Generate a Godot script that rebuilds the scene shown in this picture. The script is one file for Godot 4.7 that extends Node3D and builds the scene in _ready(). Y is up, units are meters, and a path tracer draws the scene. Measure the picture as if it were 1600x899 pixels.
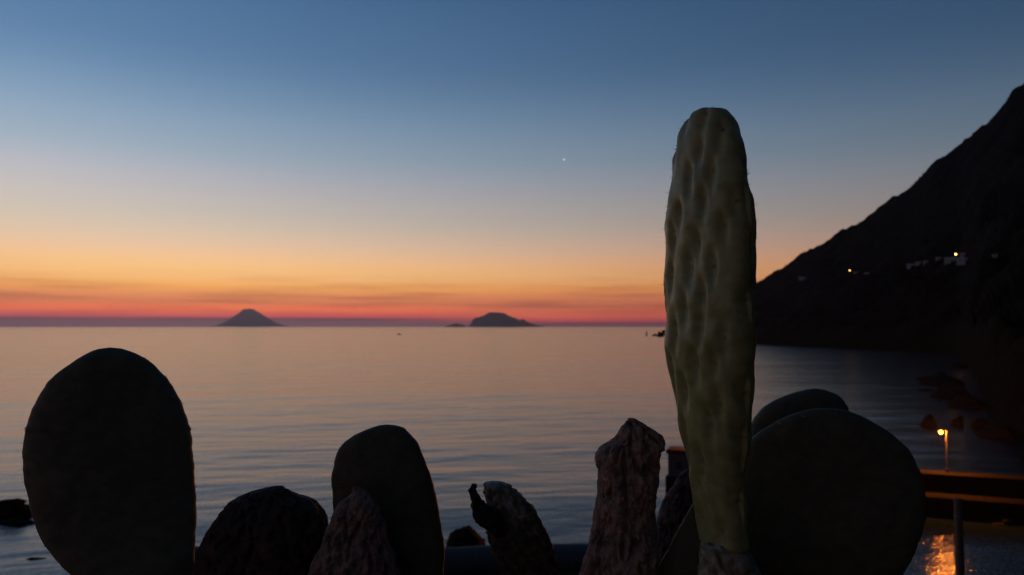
extends Node3D

# ---------------------------------------------------------------- constants
const EYE := Vector3(0.0, 24.0, 0.0)
const FOCAL := 1172.0            # focal length in pixels of a 1600 wide picture
const PITCH := 0.05157           # the camera looks up a little: 60.5 px
const GLOW_AZ := -0.4           # the same for the orange glow low on the horizon
const SUN_AZ := -0.6            # where the glow is strongest, radians from -z (negative is towards -x)

var rng := RandomNumberGenerator.new()
var names := {}
var M := {}


# ---------------------------------------------------------------- naming
func numbered(called: String) -> String:
	if not names.has(called):
		names[called] = 0
		return called
	names[called] += 1
	return "%s_%03d" % [called, names[called]]


func tag(o: Node, label: String, category: String, group := "", kind := "") -> void:
	o.set_meta("label", label)
	o.set_meta("category", category)
	if group != "":
		o.set_meta("group", group)
	if kind != "":
		o.set_meta("kind", kind)


func thing(called: String, label: String, category: String, pos := Vector3.ZERO, turn := 0.0, group := "") -> Node3D:
	var o := Node3D.new()
	o.name = numbered(called)
	add_child(o)
	o.position = pos
	o.rotation.y = turn
	tag(o, label, category, group)
	return o


func part(called: String, mesh: Mesh, mat: Material, parent: Node, pos := Vector3.ZERO) -> MeshInstance3D:
	var o := MeshInstance3D.new()
	o.name = called
	o.mesh = mesh
	o.material_override = mat
	o.position = pos
	parent.add_child(o, true)
	return o


func solo(called: String, mesh: Mesh, mat: Material, label: String, category: String, pos := Vector3.ZERO, group := "") -> MeshInstance3D:
	var o := MeshInstance3D.new()
	o.name = numbered(called)
	o.mesh = mesh
	o.material_override = mat
	o.position = pos
	add_child(o)
	tag(o, label, category, group)
	return o


func structure(called: String, mesh: Mesh, mat: Material, label: String, pos := Vector3.ZERO) -> MeshInstance3D:
	var o := solo(called, mesh, mat, label, called.replace("_", " "), pos)
	o.set_meta("kind", "structure")
	return o


# ---------------------------------------------------------------- geometry helpers
# the direction of a pixel of the 1600x899 picture, and the point on it at a depth
func ray(px: float, py: float) -> Vector3:
	var v := Vector3((px - 800.0) / FOCAL, (449.5 - py) / FOCAL, -1.0)
	return v.rotated(Vector3.RIGHT, PITCH)


func at(px: float, py: float, d: float) -> Vector3:
	var v := ray(px, py)
	return EYE + v * (d / -v.z)


func on_sea(px: float, py: float, level := 0.0) -> Vector3:
	var v := ray(px, py)
	return EYE + v * ((EYE.y - level) / -v.y)


# a grid of points, rows x columns, as one smooth mesh; wrapped columns close round
func grid_mesh(p: PackedVector3Array, rows: int, cols: int, wrap: bool, colors := PackedColorArray(), flip := false, flat := false) -> ArrayMesh:
	var idx := PackedInt32Array()
	var last := cols if wrap else cols - 1
	for r in rows - 1:
		for c in last:
			var a := r * cols + c
			var b := r * cols + (c + 1) % cols
			var d := a + cols
			var e := b + cols
			if flip:
				idx.append_array([a, d, b, b, d, e])
			else:
				idx.append_array([a, b, d, b, e, d])
	var nor := PackedVector3Array()
	nor.resize(p.size())
	for k in range(0, idx.size(), 3):
		var n := (p[idx[k + 2]] - p[idx[k]]).cross(p[idx[k + 1]] - p[idx[k]])
		nor[idx[k]] += n
		nor[idx[k + 1]] += n
		nor[idx[k + 2]] += n
	for k in nor.size():
		nor[k] = nor[k].normalized() if nor[k].length_squared() > 0.0 else Vector3.UP
	var arr := []
	arr.resize(Mesh.ARRAY_MAX)
	arr[Mesh.ARRAY_VERTEX] = p
	arr[Mesh.ARRAY_NORMAL] = nor
	arr[Mesh.ARRAY_INDEX] = idx
	if colors.size() == p.size():
		arr[Mesh.ARRAY_COLOR] = colors
	var m := ArrayMesh.new()
	m.add_surface_from_arrays(Mesh.PRIMITIVE_TRIANGLES, arr)
	return m


func sample(keys: Array, x: float, col: int) -> float:
	# monotone-ish cubic through keys [x, v1, v2, ...]
	var n := keys.size()
	if x <= keys[0][0]:
		return keys[0][col]
	if x >= keys[n - 1][0]:
		return keys[n - 1][col]
	var i := 0
	while x > keys[i + 1][0]:
		i += 1
	var x0: float = keys[i][0]
	var x1: float = keys[i + 1][0]
	var v0: float = keys[i][col]
	var v1: float = keys[i + 1][col]
	var h := x1 - x0
	var s := (v1 - v0) / h
	var m0 := s
	var m1 := s
	if i > 0:
		var sp: float = (v0 - keys[i - 1][col]) / (x0 - keys[i - 1][0])
		m0 = 0.0 if sp * s <= 0.0 else 2.0 * sp * s / (sp + s)
	if i < n - 2:
		var sn: float = (keys[i + 2][col] - v1) / (keys[i + 2][0] - x1)
		m1 = 0.0 if sn * s <= 0.0 else 2.0 * sn * s / (sn + s)
	var t := (x - x0) / h
	var t2 := t * t
	var t3 := t2 * t
	return (2.0 * t3 - 3.0 * t2 + 1.0) * v0 + (t3 - 2.0 * t2 + t) * h * m0 + (-2.0 * t3 + 3.0 * t2) * v1 + (t3 - t2) * h * m1


# a body that is stacked from outlines [height, one side, other side] in pixels, which are turned to metres at its distance.
# turn: how far its broad side is turned from the viewer; thick: half thickness; power: squareness of its section
# shape: a function (point, u across the broad side, v height, side +-1, edge 0..1) -> outward displacement
func stacked(rows: Array, d: float, turn: float, thick: float, thick_ratio: float, power: float, n_rows: int, n_cols: int, bulge: Callable, tint = null, bend := 0.0) -> Dictionary:
	var keys := []
	var y0: float = rows[0][0]
	for r in rows:
		keys.append([sqrt(maxf(r[0] - y0, 0.0)), (r[1] + r[2]) * 0.5, (r[2] - r[1]) * 0.5])
	var y1: float = rows[-1][0]
	var widest := 0.0
	for k in keys:
		widest = maxf(widest, k[2])
	var base := at(keys[-1][1], y1, d)
	var c := cos(turn)
	var s := sin(turn)
	var ring := []
	for j in 24:
		var ph := TAU * j / 24.0
		ring.append(Vector2(signf(cos(ph)) * pow(absf(cos(ph)), power), signf(sin(ph)) * pow(absf(sin(ph)), power)))
	var p := PackedVector3Array()
	var col := PackedColorArray()
	for i in n_rows:
		var t := float(i) / (n_rows - 1)
		var f := t * t * 0.55 + t * 0.45 if t < 0.999 else 1.0
		var q: float = sqrt(f) * keys[-1][0]
		if i == 0:
			q = 0.0
		var yp := y0 + q * q
		var cx := sample(keys, q, 1)
		var half := maxf(sample(keys, q, 2), 0.02)
		var mid := at(cx, yp, d)
		var yaw := turn - atan2(mid.x, -mid.z)
		var cw := cos(yaw)
		var sw := sin(yaw)
		var unit := d / FOCAL
		var a := half * unit
		var th := minf(thick * pow(clampf(half / widest, 0.0, 1.0), 0.55), a * thick_ratio)
		var w := a
		var ax := mid
		for pass_number in 4:
			w = a
			if absf(s) > 0.02:
				var lo := th * 0.5
				var hi := a * 3.0
				for step in 16:
					w = (lo + hi) * 0.5
					var reach := 0.0
					for j in 24:
						reach = maxf(reach, ring[j].x * w * c + ring[j].y * th * s)
					if reach > a:
						hi = w
					else:
						lo = w
			# what it spans when seen from the camera's height
			var left := 1e9
			var right := -1e9
			for j in 24:
				var lp := Vector3(ring[j].x * w, 0.0, ring[j].y * th)
				var g := ax + Vector3(lp.x * cw + lp.z * sw, 0.0, -lp.x * sw + lp.z * cw)
				var e := (g - EYE).rotated(Vector3.RIGHT, -PITCH)
				left = minf(left, 800.0 + e.x / -e.z * FOCAL)
				right = maxf(right, 800.0 + e.x / -e.z * FOCAL)
			a *= half * 2.0 / maxf(right - left, 0.01)
			ax.x += (cx - (left + right) * 0.5) * unit
			th = minf(thick * pow(clampf(half / widest, 0.0, 1.0), 0.55), a * thick_ratio)
		mid = ax
		var back := bend * pow(1.0 - f, 2.0)
		for j in n_cols:
			var phi := TAU * j / n_cols
			var cc := cos(phi)
			var ss := sin(phi)
			var u := signf(cc) * pow(absf(cc), power) * w
			var v := signf(ss) * pow(absf(ss), power) * th
			var outward := Vector3(cc * th, 0.0, ss * w).normalized()
			var lp := Vector3(u, 0.0, v)
			var h: float = bulge.call(mid.y - base.y, u, phi, absf(cc), mid + lp)
			lp += outward * h * clampf(half / (widest * 0.25), 0.0, 1.0)
			lp = Vector3(lp.x * cw + lp.z * sw, 0.0, -lp.x * sw + lp.z * cw)
			var g := mid - base + lp + Vector3(0, 0, -back)
			p.append(g)
			if tint != null:
				col.append(tint.call(mid.y - base.y, u, phi, absf(cc), mid + lp))
	# closed ends
	return {"mesh": grid_mesh(p, n_rows, n_cols, true, col, false), "base": base, "points": p, "colors": col, "rows": n_rows, "cols": n_cols}


func box_to(st: SurfaceTool, lo: Vector3, hi: Vector3, bevel := 0.0, xf := Transform3D()) -> void:
	# box with chamfered upright and level edges
	var b := minf(bevel, 0.49 * minf(hi.x - lo.x, minf(hi.y - lo.y, hi.z - lo.z)))
	var add := func(pts: Array):
		for k in range(1, pts.size() - 1):
			for q in [pts[0], pts[k], pts[k + 1]]:
				st.add_vertex(xf * q)
	st.set_smooth_group(-1)
	var X := [lo.x, lo.x + b, hi.x - b, hi.x]
	var Y := [lo.y, lo.y + b, hi.y - b, hi.y]
	var Z := [lo.z, lo.z + b, hi.z - b, hi.z]
	add.call([Vector3(X[1], Y[3], Z[1]), Vector3(X[2], Y[3], Z[1]), Vector3(X[2], Y[3], Z[2]), Vector3(X[1], Y[3], Z[2])])
	add.call([Vector3(X[1], Y[0], Z[2]), Vector3(X[2], Y[0], Z[2]), Vector3(X[2], Y[0], Z[1]), Vector3(X[1], Y[0], Z[1])])
	add.call([Vector3(X[1], Y[2], Z[3]), Vector3(X[2], Y[2], Z[3]), Vector3(X[2], Y[1], Z[3]), Vector3(X[1], Y[1], Z[3])])
	add.call([Vector3(X[2], Y[2], Z[0]), Vector3(X[1], Y[2], Z[0]), Vector3(X[1], Y[1], Z[0]), Vector3(X[2], Y[1], Z[0])])
	add.call([Vector3(X[3], Y[2], Z[2]), Vector3(X[3], Y[2], Z[1]), Vector3(X[3], Y[1], Z[1]), Vector3(X[3], Y[1], Z[2])])
	add.call([Vector3(X[0], Y[2], Z[1]), Vector3(X[0], Y[2], Z[2]), Vector3(X[0], Y[1], Z[2]), Vector3(X[0], Y[1], Z[1])])
	if b <= 0.0:
		return
	add.call([Vector3(X[1], Y[3], Z[2]), Vector3(X[2], Y[3], Z[2]), Vector3(X[2], Y[2], Z[3]), Vector3(X[1], Y[2], Z[3])])
	add.call([Vector3(X[2], Y[3], Z[1]), Vector3(X[1], Y[3], Z[1]), Vector3(X[1], Y[2], Z[0]), Vector3(X[2], Y[2], Z[0])])
	add.call([Vector3(X[2], Y[3], Z[2]), Vector3(X[2], Y[3], Z[1]), Vector3(X[3], Y[2], Z[1]), Vector3(X[3], Y[2], Z[2])])
	add.call([Vector3(X[1], Y[3], Z[1]), Vector3(X[1], Y[3], Z[2]), Vector3(X[0], Y[2], Z[2]), Vector3(X[0], Y[2], Z[1])])
	add.call([Vector3(X[1], Y[1], Z[3]), Vector3(X[2], Y[1], Z[3]), Vector3(X[2], Y[0], Z[2]), Vector3(X[1], Y[0], Z[2])])
	add.call([Vector3(X[2], Y[1], Z[0]), Vector3(X[1], Y[1], Z[0]), Vector3(X[1], Y[0], Z[1]), Vector3(X[2], Y[0], Z[1])])
	add.call([Vector3(X[3], Y[1], Z[2]), Vector3(X[3], Y[1], Z[1]), Vector3(X[2], Y[0], Z[1]), Vector3(X[2], Y[0], Z[2])])
	add.call([Vector3(X[0], Y[1], Z[1]), Vector3(X[0], Y[1], Z[2]), Vector3(X[1], Y[0], Z[2]), Vector3(X[1], Y[0], Z[1])])
	for sy in 1:
		add.call([Vector3(X[2], Y[2], Z[3]), Vector3(X[3], Y[2], Z[2]), Vector3(X[3], Y[1], Z[2]), Vector3(X[2], Y[1], Z[3])])
		add.call([Vector3(X[3], Y[2], Z[1]), Vector3(X[2], Y[2], Z[0]), Vector3(X[2], Y[1], Z[0]), Vector3(X[3], Y[1], Z[1])])
		add.call([Vector3(X[0], Y[2], Z[2]), Vector3(X[1], Y[2], Z[3]), Vector3(X[1], Y[1], Z[3]), Vector3(X[0], Y[1], Z[2])])
		add.call([Vector3(X[1], Y[2], Z[0]), Vector3(X[0], Y[2], Z[1]), Vector3(X[0], Y[1], Z[1]), Vector3(X[1], Y[1], Z[0])])


func box_mesh(lo: Vector3, hi: Vector3, bevel := 0.0) -> ArrayMesh:
	var st := SurfaceTool.new()
	st.begin(Mesh.PRIMITIVE_TRIANGLES)
	box_to(st, lo, hi, bevel)
	st.generate_normals()
	return st.commit()


func tube_mesh(path: Array, radii: Array, sides := 12) -> ArrayMesh:
	var p := PackedVector3Array()
	var n := path.size()
	for i in range(-1, n + 1):
		var k := clampi(i, 0, n - 1)
		var dir: Vector3 = (path[mini(k + 1, n - 1)] - path[maxi(k - 1, 0)]).normalized()
		var side := dir.cross(Vector3.RIGHT if absf(dir.x) < 0.8 else Vector3.UP).normalized()
		var up := side.cross(dir)
		var r: float = radii[k] if i == k else 0.0001
		for j in sides:
			var a := TAU * j / sides
			p.append(path[k] + (side * cos(a) + up * sin(a)) * r)
	return grid_mesh(p, n + 2, sides, true, PackedColorArray(), false)


# a boulder: a rounded body, pushed in and out by noise and cut by flat faces; it sits at its waterline
func boulder(size: Vector3, seed_value: int, rough := 0.35, rows := 26, cols := 36) -> ArrayMesh:
	var n := FastNoiseLite.new()
	n.seed = seed_value
	n.frequency = 1.1
	n.fractal_octaves = 5
	var r := RandomNumberGenerator.new()
	r.seed = seed_value
	var cuts := []
	for k in 9:
		cuts.append([Vector3(r.randf_range(-1, 1), r.randf_range(-0.3, 1), r.randf_range(-1, 1)).normalized(), r.randf_range(0.62, 0.95)])
	var p := PackedVector3Array()
	for i in rows:
		var la := PI * (0.5 - float(i) / (rows - 1))
		for j in cols:
			var lo := TAU * j / cols
			var v := Vector3(cos(la) * cos(lo), sin(la), cos(la) * sin(lo))
			var f := 1.0 + rough * n.get_noise_3dv(v * 1.3) * 2.0
			var q := v * f
			for c in cuts:
				var over: float = q.dot(c[0]) - c[1]
				if over > 0.0:
					q -= c[0] * over * 0.85
			q += v * n.get_noise_3dv(v * 5.0) * rough * 0.35
			p.append(Vector3(q.x * size.x * 0.5, q.y * size.y, q.z * size.z * 0.5))
	return grid_mesh(p, rows, cols, true)


# ---------------------------------------------------------------- materials
func noise_tex(freq: float, octaves: int, ramp: Array, seed_value: int, size := 512, normal := false, strength := 4.0, kind := FastNoiseLite.TYPE_SIMPLEX_SMOOTH) -> NoiseTexture2D:
	var n := FastNoiseLite.new()
	n.noise_type = kind
	n.seed = seed_value
	n.frequency = freq
	n.fractal_type = FastNoiseLite.FRACTAL_FBM
	n.fractal_octaves = octaves
	var t := NoiseTexture2D.new()
	t.width = size
	t.height = size
	t.seamless = true
	t.noise = n
	t.as_normal_map = normal
	t.bump_strength = strength
	if ramp.size():
		var g := Gradient.new()
		var off := PackedFloat32Array()
		var cl := PackedColorArray()
		for r in ramp:
			off.append(r[0])
			cl.append(r[1])
		g.offsets = off
		g.colors = cl
		t.color_ramp = g
	return t


func lin(r: float, g: float, b: float) -> Color:
	return Color(r, g, b).linear_to_srgb()


func mat(called: String, color: Color, rough: float, tex: Texture2D = null, scale := 1.0, bump: Texture2D = null, bump_cm := 0.0, world := false) -> StandardMaterial3D:
	var m := StandardMaterial3D.new()
	m.resource_name = called
	m.albedo_color = color
	m.roughness = rough
	if tex or bump:
		m.uv1_triplanar = true
		m.uv1_world_triplanar = world
		m.uv1_scale = Vector3.ONE * scale
	if tex:
		m.albedo_texture = tex
	if bump:
		m.heightmap_enabled = true
		m.heightmap_texture = bump
		m.heightmap_scale = bump_cm
	M[called] = m
	return m


func materials() -> void:
	var fine := noise_tex(0.02, 5, [], 11)
	var blotch := noise_tex(0.03, 5, [[0.0, Color(0.8, 0.8, 0.72)], [0.45, Color(0.9, 0.92, 0.86)], [0.7, Color(1, 1, 1)], [1.0, Color(0.95, 0.9, 0.76)]], 12)
	var cast := noise_tex(0.02, 5, [[0.0, Color(0.78, 0.76, 0.74)], [0.5, Color(0.9, 0.89, 0.88)], [1.0, Color(1, 1, 1)]], 15)
	var stony := noise_tex(0.016, 6, [[0.0, Color(0.36, 0.32, 0.3)], [0.38, Color(0.62, 0.54, 0.48)], [0.58, Color(0.82, 0.76, 0.7)], [0.72, Color(0.86, 0.68, 0.56)], [1.0, Color(1, 0.97, 0.94)]], 13)
	var bark := noise_tex(0.02, 5, [[0.0, Color(0.4, 0.34, 0.26)], [0.45, Color(0.7, 0.66, 0.5)], [0.62, Color(0.95, 0.93, 0.82)], [1.0, Color(1, 1, 1)]], 14)
	mat("lightened_cactus_skin", lin(0.46, 0.45, 0.165), 0.45, blotch, 5.0, fine, 0.03).vertex_color_use_as_albedo = true  # tall pad only: skin colour raised to stand in for light falling on it
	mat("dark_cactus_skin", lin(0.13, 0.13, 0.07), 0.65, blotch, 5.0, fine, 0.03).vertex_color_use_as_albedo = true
	mat("olive_cactus_skin", lin(0.32, 0.27, 0.16), 0.6, blotch, 5.0, fine, 0.03).vertex_color_use_as_albedo = true
	mat("withered_skin", lin(0.5, 0.49, 0.48), 0.75, bark, 9.0, fine, 0.15).vertex_color_use_as_albedo = true
	mat("shrivelled_skin", lin(0.035, 0.03, 0.025), 0.8, bark, 9.0, fine, 0.15)
	mat("woody_skin", lin(0.5, 0.47, 0.36), 0.75, bark, 9.0, fine, 0.12)
	mat("spines", lin(0.4, 0.34, 0.2), 0.5)
	mat("red_stone", lin(0.62, 0.53, 0.46), 0.9, stony, 7.0, stony, 0.4)
	mat("brown_stone", lin(0.17, 0.14, 0.12), 0.9, stony, 6.0, stony, 0.3)
	mat("grey_stone", lin(0.16, 0.15, 0.16), 0.85, stony, 9.0, stony, 0.35)
	mat("soil", lin(0.06, 0.045, 0.035), 1.0, stony, 4.0, stony, 0.8)
	mat("plaster", lin(0.13, 0.13, 0.13), 0.9, cast, 0.8, fine, 0.3)
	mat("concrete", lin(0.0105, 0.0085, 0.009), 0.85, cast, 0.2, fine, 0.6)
	mat("dark_rock", lin(0.05, 0.045, 0.042), 0.85, stony, 0.4, stony, 8.0)
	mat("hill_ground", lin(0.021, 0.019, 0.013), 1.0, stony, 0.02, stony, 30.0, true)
	mat("hillside_ground", lin(0.06, 0.055, 0.04), 1.0, stony, 0.2, stony, 8.0, true)
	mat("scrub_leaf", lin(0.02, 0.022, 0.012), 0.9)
	mat("island_rock", lin(0.06, 0.055, 0.05), 1.0, stony, 0.002, null, 0.0, true)
	mat("whitewash", lin(0.55, 0.54, 0.55), 0.9, fine, 0.3)
	M.whitewash.albedo_texture = null
	mat("roof", lin(0.06, 0.05, 0.05), 0.9)
	mat("shutter", lin(0.05, 0.07, 0.06), 0.6)
	mat("glass", lin(0.02, 0.025, 0.03), 0.1)
	mat("metal", lin(0.25, 0.24, 0.23), 0.5)
	M.metal.metallic = 0.6
	M.concrete.metallic_specular = 0.06
	M.roof.metallic_specular = 0.1
	for called in ["hill_ground", "scrub_leaf", "dark_rock", "hillside_ground"]:
		M[called].metallic_specular = 0.12
	mat("painted_pole", lin(0.02, 0.017, 0.015), 0.8)
	M.painted_pole.metallic_specular = 0.1
	mat("wood", lin(0.32, 0.24, 0.18), 0.85, stony, 3.0, stony, 0.5)
	mat("hull", lin(0.12, 0.1, 0.09), 0.5)
	var glow := mat("sodium_glow", lin(1.0, 0.6, 0.2), 0.5)
	glow.emission_enabled = true
	glow.emission = lin(1.0, 0.27, 0.018)
	glow.emission_energy_multiplier = 34.0
	var far_glow := mat("far_glow", lin(1.0, 0.6, 0.2), 0.5)
	far_glow.emission_enabled = true
	far_glow.emission = lin(1.0, 0.5, 0.12)
	far_glow.emission_energy_multiplier = 14.0
	var star := mat("starlight", Color.WHITE, 0.5)
	star.emission_enabled = true
	star.emission = lin(0.85, 0.92, 1.0)
	star.emission_energy_multiplier = 0.9
	var w := mat("sea_water", lin(0.006, 0.012, 0.018), 0.17)
	w.metallic_specular = 0.33
	w.uv1_triplanar = true
	w.uv1_world_triplanar = true
	w.uv1_scale = Vector3(1.0 / 26.0, 1.0 / 9.0, 1.0 / 9.0)
	w.normal_enabled = true
	w.normal_texture = noise_tex(0.018, 4, [], 21, 1024, true, 6.0)
	w.normal_scale = 0.24
	var hw: StandardMaterial3D = w.duplicate()
	hw.resource_name = "harbour_water"
	hw.roughness = 0.06
	hw.uv1_scale = Vector3(1.0 / 8.0, 1.0 / 11.0, 1.0 / 11.0)
	hw.normal_texture = noise_tex(0.016, 2, [], 22, 1024, true, 8.0)
	hw.normal_scale = 0.55
	M["harbour_water"] = hw


# ---------------------------------------------------------------- sky
func sky_texture() -> ImageTexture:
	# colours of the clear dawn sky above the glow, by height in degrees
	var base := [
		[0, 0.2678, 0.1026, 0.1273], [0.25, 0.2804, 0.1055, 0.1392], [0.52, 0.2961, 0.0474, 0.0454], [0.72, 1.3099, 0.1268, 0.0958], [1.1, 1.7528, 0.2729, 0.0481], [1.8, 1.0795, 0.3050, 0.0877], [2.35, 1.1370, 0.4034, 0.1092], [2.8, 1.2299, 0.5273, 0.1247], [3.45, 1.2207, 0.6372, 0.2158], [4.2, 1.1957, 0.6850, 0.2727], [5.95, 0.9361, 0.6621, 0.4373], [7.7, 0.7210, 0.6144, 0.5064], [9.2, 0.6205, 0.5721, 0.5505], [10.7, 0.5160, 0.5273, 0.5751], [12.4, 0.3754, 0.4636, 0.5577], [14.1, 0.2950, 0.4085, 0.5407], [16.3, 0.2014, 0.3237, 0.4860], [18.1, 0.1441, 0.2632, 0.4346], [19.7, 0.1144, 0.2271, 0.3990], [21.4, 0.0996, 0.2076, 0.3780], [30, 0.0426, 0.1129, 0.2580], [50, 0.0261, 0.0702, 0.1777], [90, 0.0204, 0.0533, 0.1413]]
	var keys := []
	for b in base:
		keys.append(b)
	var w := 1024
	var h := 2048
	var streak := FastNoiseLite.new()
	streak.seed = 5
	streak.frequency = 1.0
	streak.fractal_octaves = 4
	var data := PackedFloat32Array()
	data.resize(w * h * 3)
	var fall := PackedFloat32Array()
	var az := PackedFloat32Array()
	var away := PackedFloat32Array()
	var glow := PackedFloat32Array()
	for x in w:
		var a := wrapf((float(x) + 0.5) / w * TAU, -PI, PI)      # 0 is -z
		az.append(a)
		var dl := absf(wrapf(a - SUN_AZ, -PI, PI)) * 180.0 / PI
		away.append(smoothstep(65.0, 125.0, dl))
		fall.append(0.1 + 0.9 * exp(-pow(dl / 61.0, 1.334)))
		var dg := absf(wrapf(a - GLOW_AZ, -PI, PI)) * 180.0 / PI
		glow.append(0.1 + 0.9 * exp(-pow(dg / 53.0, 1.7)))
	for y in h:
		var el := 90.0 - (float(y) + 0.5) / h * 180.0
		var e := maxf(el, 0.0)
		var r := sample(keys, e, 1)
		var g := sample(keys, e, 2)
		var b := sample(keys, e, 3)
		# the grey haze bank on the horizon is thinner on one side of the glow
		var e2 := e + 0.3 * (1.0 - smoothstep(0.9, 2.4, e))
		var dr := sample(keys, e2, 1) - r
		var dg := sample(keys, e2, 2) - g
		var db := sample(keys, e2, 3) - b
		var low := el > 0.0 and e < 2.4
		var even := smoothstep(25.0, 85.0, e)
		var up := smoothstep(1.0, 11.0, e)
		var pr := lerpf(0.8, 1.1, up)
		var pg := lerpf(1.18, 1.02, up)
		var pb := lerpf(0.93, 0.95, up)
		var cloud_band := exp(-pow((e - 1.9) / 1.5, 2.0)) if el > 0.0 else 0.0
		for x in w:
			var f := lerpf(lerpf(glow[x], fall[x], up), 0.3, even)
			var k := 1.0
			var t := 0.0
			if cloud_band > 0.02:
				k -= cloud_band * 0.27 * clampf(streak.get_noise_2d(az[x] * 4.0, e * 1.6) * 1.5 + 0.1, -0.1, 1.0)
				var line := 1.45 + 0.22 * cos(az[x] * 4.0 + 0.6)
				k -= 0.12 * exp(-pow((e - line) / 0.1, 2.0)) * clampf(1.0 - absf(az[x] - 0.12) / 0.4, 0.0, 1.0)
			if low:
				t = clampf(smoothstep(-0.2, 0.12, az[x]) * 0.85 + 0.3 * streak.get_noise_2d(az[x] * 3.0, 40.0), -0.1, 1.0)
			var i := (y * w + x) * 3
			var cr := (r + dr * t) * pow(f, pr) * k
			var cg := (g + dg * t) * pow(f, pg) * pow(k, 1.25)
			var cb := (b + db * t) * pow(f, pb) * pow(k, 1.1)
			if away[x] > 0.0 and e < 30.0:
				var grey := (cr * 0.3 + cg * 0.5 + cb * 0.2) * away[x] * (1.0 - smoothstep(15.0, 30.0, e))
				var keep := 1.0 - away[x] * (1.0 - smoothstep(15.0, 30.0, e))
				cr = cr * keep + grey * 0.98
				cg = cg * keep + grey * 0.96
				cb = cb * keep + grey * 1.12
			data[i] = cr
			data[i + 1] = cg
			data[i + 2] = cb
	var im := Image.create_from_data(w, h, false, Image.FORMAT_RGBF, data.to_byte_array())
	return ImageTexture.create_from_image(im)


# ---------------------------------------------------------------- the scene
func _ready() -> void:
	rng.seed = 7
	var cam := Camera3D.new()
	cam.name = "camera"
	cam.fov = rad_to_deg(2.0 * atan(449.5 / FOCAL))
	cam.near = 0.05
	cam.far = 120000.0
	cam.position = EYE
	cam.rotation.x = PITCH
	add_child(cam)
	cam.current = true
	var lens := CameraAttributesPhysical.new()
	lens.frustum_focal_length = 12.0 / tan(atan(449.5 / FOCAL))
	lens.frustum_focus_distance = 0.66
	lens.frustum_near = 0.05
	lens.frustum_far = 120000.0
	lens.exposure_aperture = 14.5
	cam.attributes = lens

	var env := Environment.new()
	env.background_mode = Environment.BG_SKY
	var sky := Sky.new()
	var pano := PanoramaSkyMaterial.new()
	pano.panorama = sky_texture()
	sky.sky_material = pano
	env.sky = sky
	env.tonemap_mode = Environment.TONE_MAPPER_LINEAR
	env.tonemap_exposure = 1.0
	env.sdfgi_enabled = true
	env.ssao_enabled = true
	env.ssil_enabled = true
	env.volumetric_fog_enabled = true
	env.volumetric_fog_density = 0.000022
	env.volumetric_fog_albedo = Color(0.95, 0.93, 1.0)
	env.volumetric_fog_anisotropy = 0.7
	env.volumetric_fog_length = 60000.0
	var we := WorldEnvironment.new()
	we.name = "environment"
	we.environment = env
	add_child(we)

	materials()
	sea()
	headland()
	islands()
	hillside()
	harbour()
	rocks()
	boat()
	star()
	terrace()
	cacti()
	stones()


# ---------------------------------------------------------------- sea
const QUAY_AT := Vector3(56.5, 0, -101.9)
const QUAY_TURN := -0.403


func sea() -> void:
	var waves := []
	for k in range(-1, 10):
		var n := FastNoiseLite.new()
		n.seed = 100 + k
		n.frequency = 1.0
		n.noise_type = FastNoiseLite.TYPE_SIMPLEX_SMOOTH
		n.fractal_type = FastNoiseLite.FRACTAL_NONE
		waves.append([n, 2.6 * pow(1.75, k)])
	var rings := [0.0, 25.0]
	var r := 45.0
	while r < 1500.0:
		rings.append(r)
		r *= 1.004 if r < 250.0 else 1.0062
	while r < 46000.0:
		rings.append(r)
		r *= 1.035
	rings.append(46000.0)
	var cols := 620
	var p := PackedVector3Array()
	for i in rings.size():
		var rr: float = rings[i]
		var step: float = rr - rings[maxi(i - 1, 0)]
		for j in cols:
			var a := deg_to_rad(-77.5 + 155.0 * j / (cols - 1))
			var x := sin(a) * rr
			var z := -cos(a) * rr
			var h := 0.0
			if rr > 30.0:
				for wv in waves:
					var lam: float = wv[1]
					if lam < step * 2.2 or lam < rr * 0.006:
						continue
					var slope := 0.019 * pow(5.0 / maxf(lam, 5.0), 0.42)
					h += wv[0].get_noise_2d(x / (lam * 2.6) + 0.1 * z / lam, (z + 0.16 * x) / lam) * slope * lam * 0.3
			p.append(Vector3(x, h, z))
	# the sheltered water in front of the quay is a body of its own, broken into small ripples
	var whole := grid_mesh(p, rings.size(), cols, false, PackedColorArray(), true)
	var arr := whole.surface_get_arrays(0)
	var idx: PackedInt32Array = arr[Mesh.ARRAY_INDEX]
	var open := PackedInt32Array()
	var inner := PackedInt32Array()
	var to_quay := Transform3D(Basis(Vector3.UP, QUAY_TURN), QUAY_AT).affine_inverse()
	for k in range(0, idx.size(), 6):
		var q := p[idx[k]]
		var inside := atan2(q.x, -q.z) > 0.34 and q.x * q.x + q.z * q.z < 16000.0 and (to_quay * q).z > 5.0
		for m in 6:
			if inside:
				inner.append(idx[k + m])
			else:
				open.append(idx[k + m])
	for half in [["sea", open, M.sea_water, "calm open sea reflecting the orange and blue dawn sky"], ["harbour_water", inner, M.harbour_water, "dark rippled harbour water with orange lamp reflection"]]:
		var used := {}
		var pv := PackedVector3Array()
		var nv := PackedVector3Array()
		var ni := PackedInt32Array()
		for k in half[1]:
			if not used.has(k):
				used[k] = pv.size()
				pv.append(p[k])
				nv.append(arr[Mesh.ARRAY_NORMAL][k])
			ni.append(used[k])
		var na := []
		na.resize(Mesh.ARRAY_MAX)
		na[Mesh.ARRAY_VERTEX] = pv
		na[Mesh.ARRAY_NORMAL] = nv
		na[Mesh.ARRAY_INDEX] = ni
		var mesh := ArrayMesh.new()
		mesh.add_surface_from_arrays(Mesh.PRIMITIVE_TRIANGLES, na)
		structure(half[0], mesh, half[2], half[3])


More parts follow.
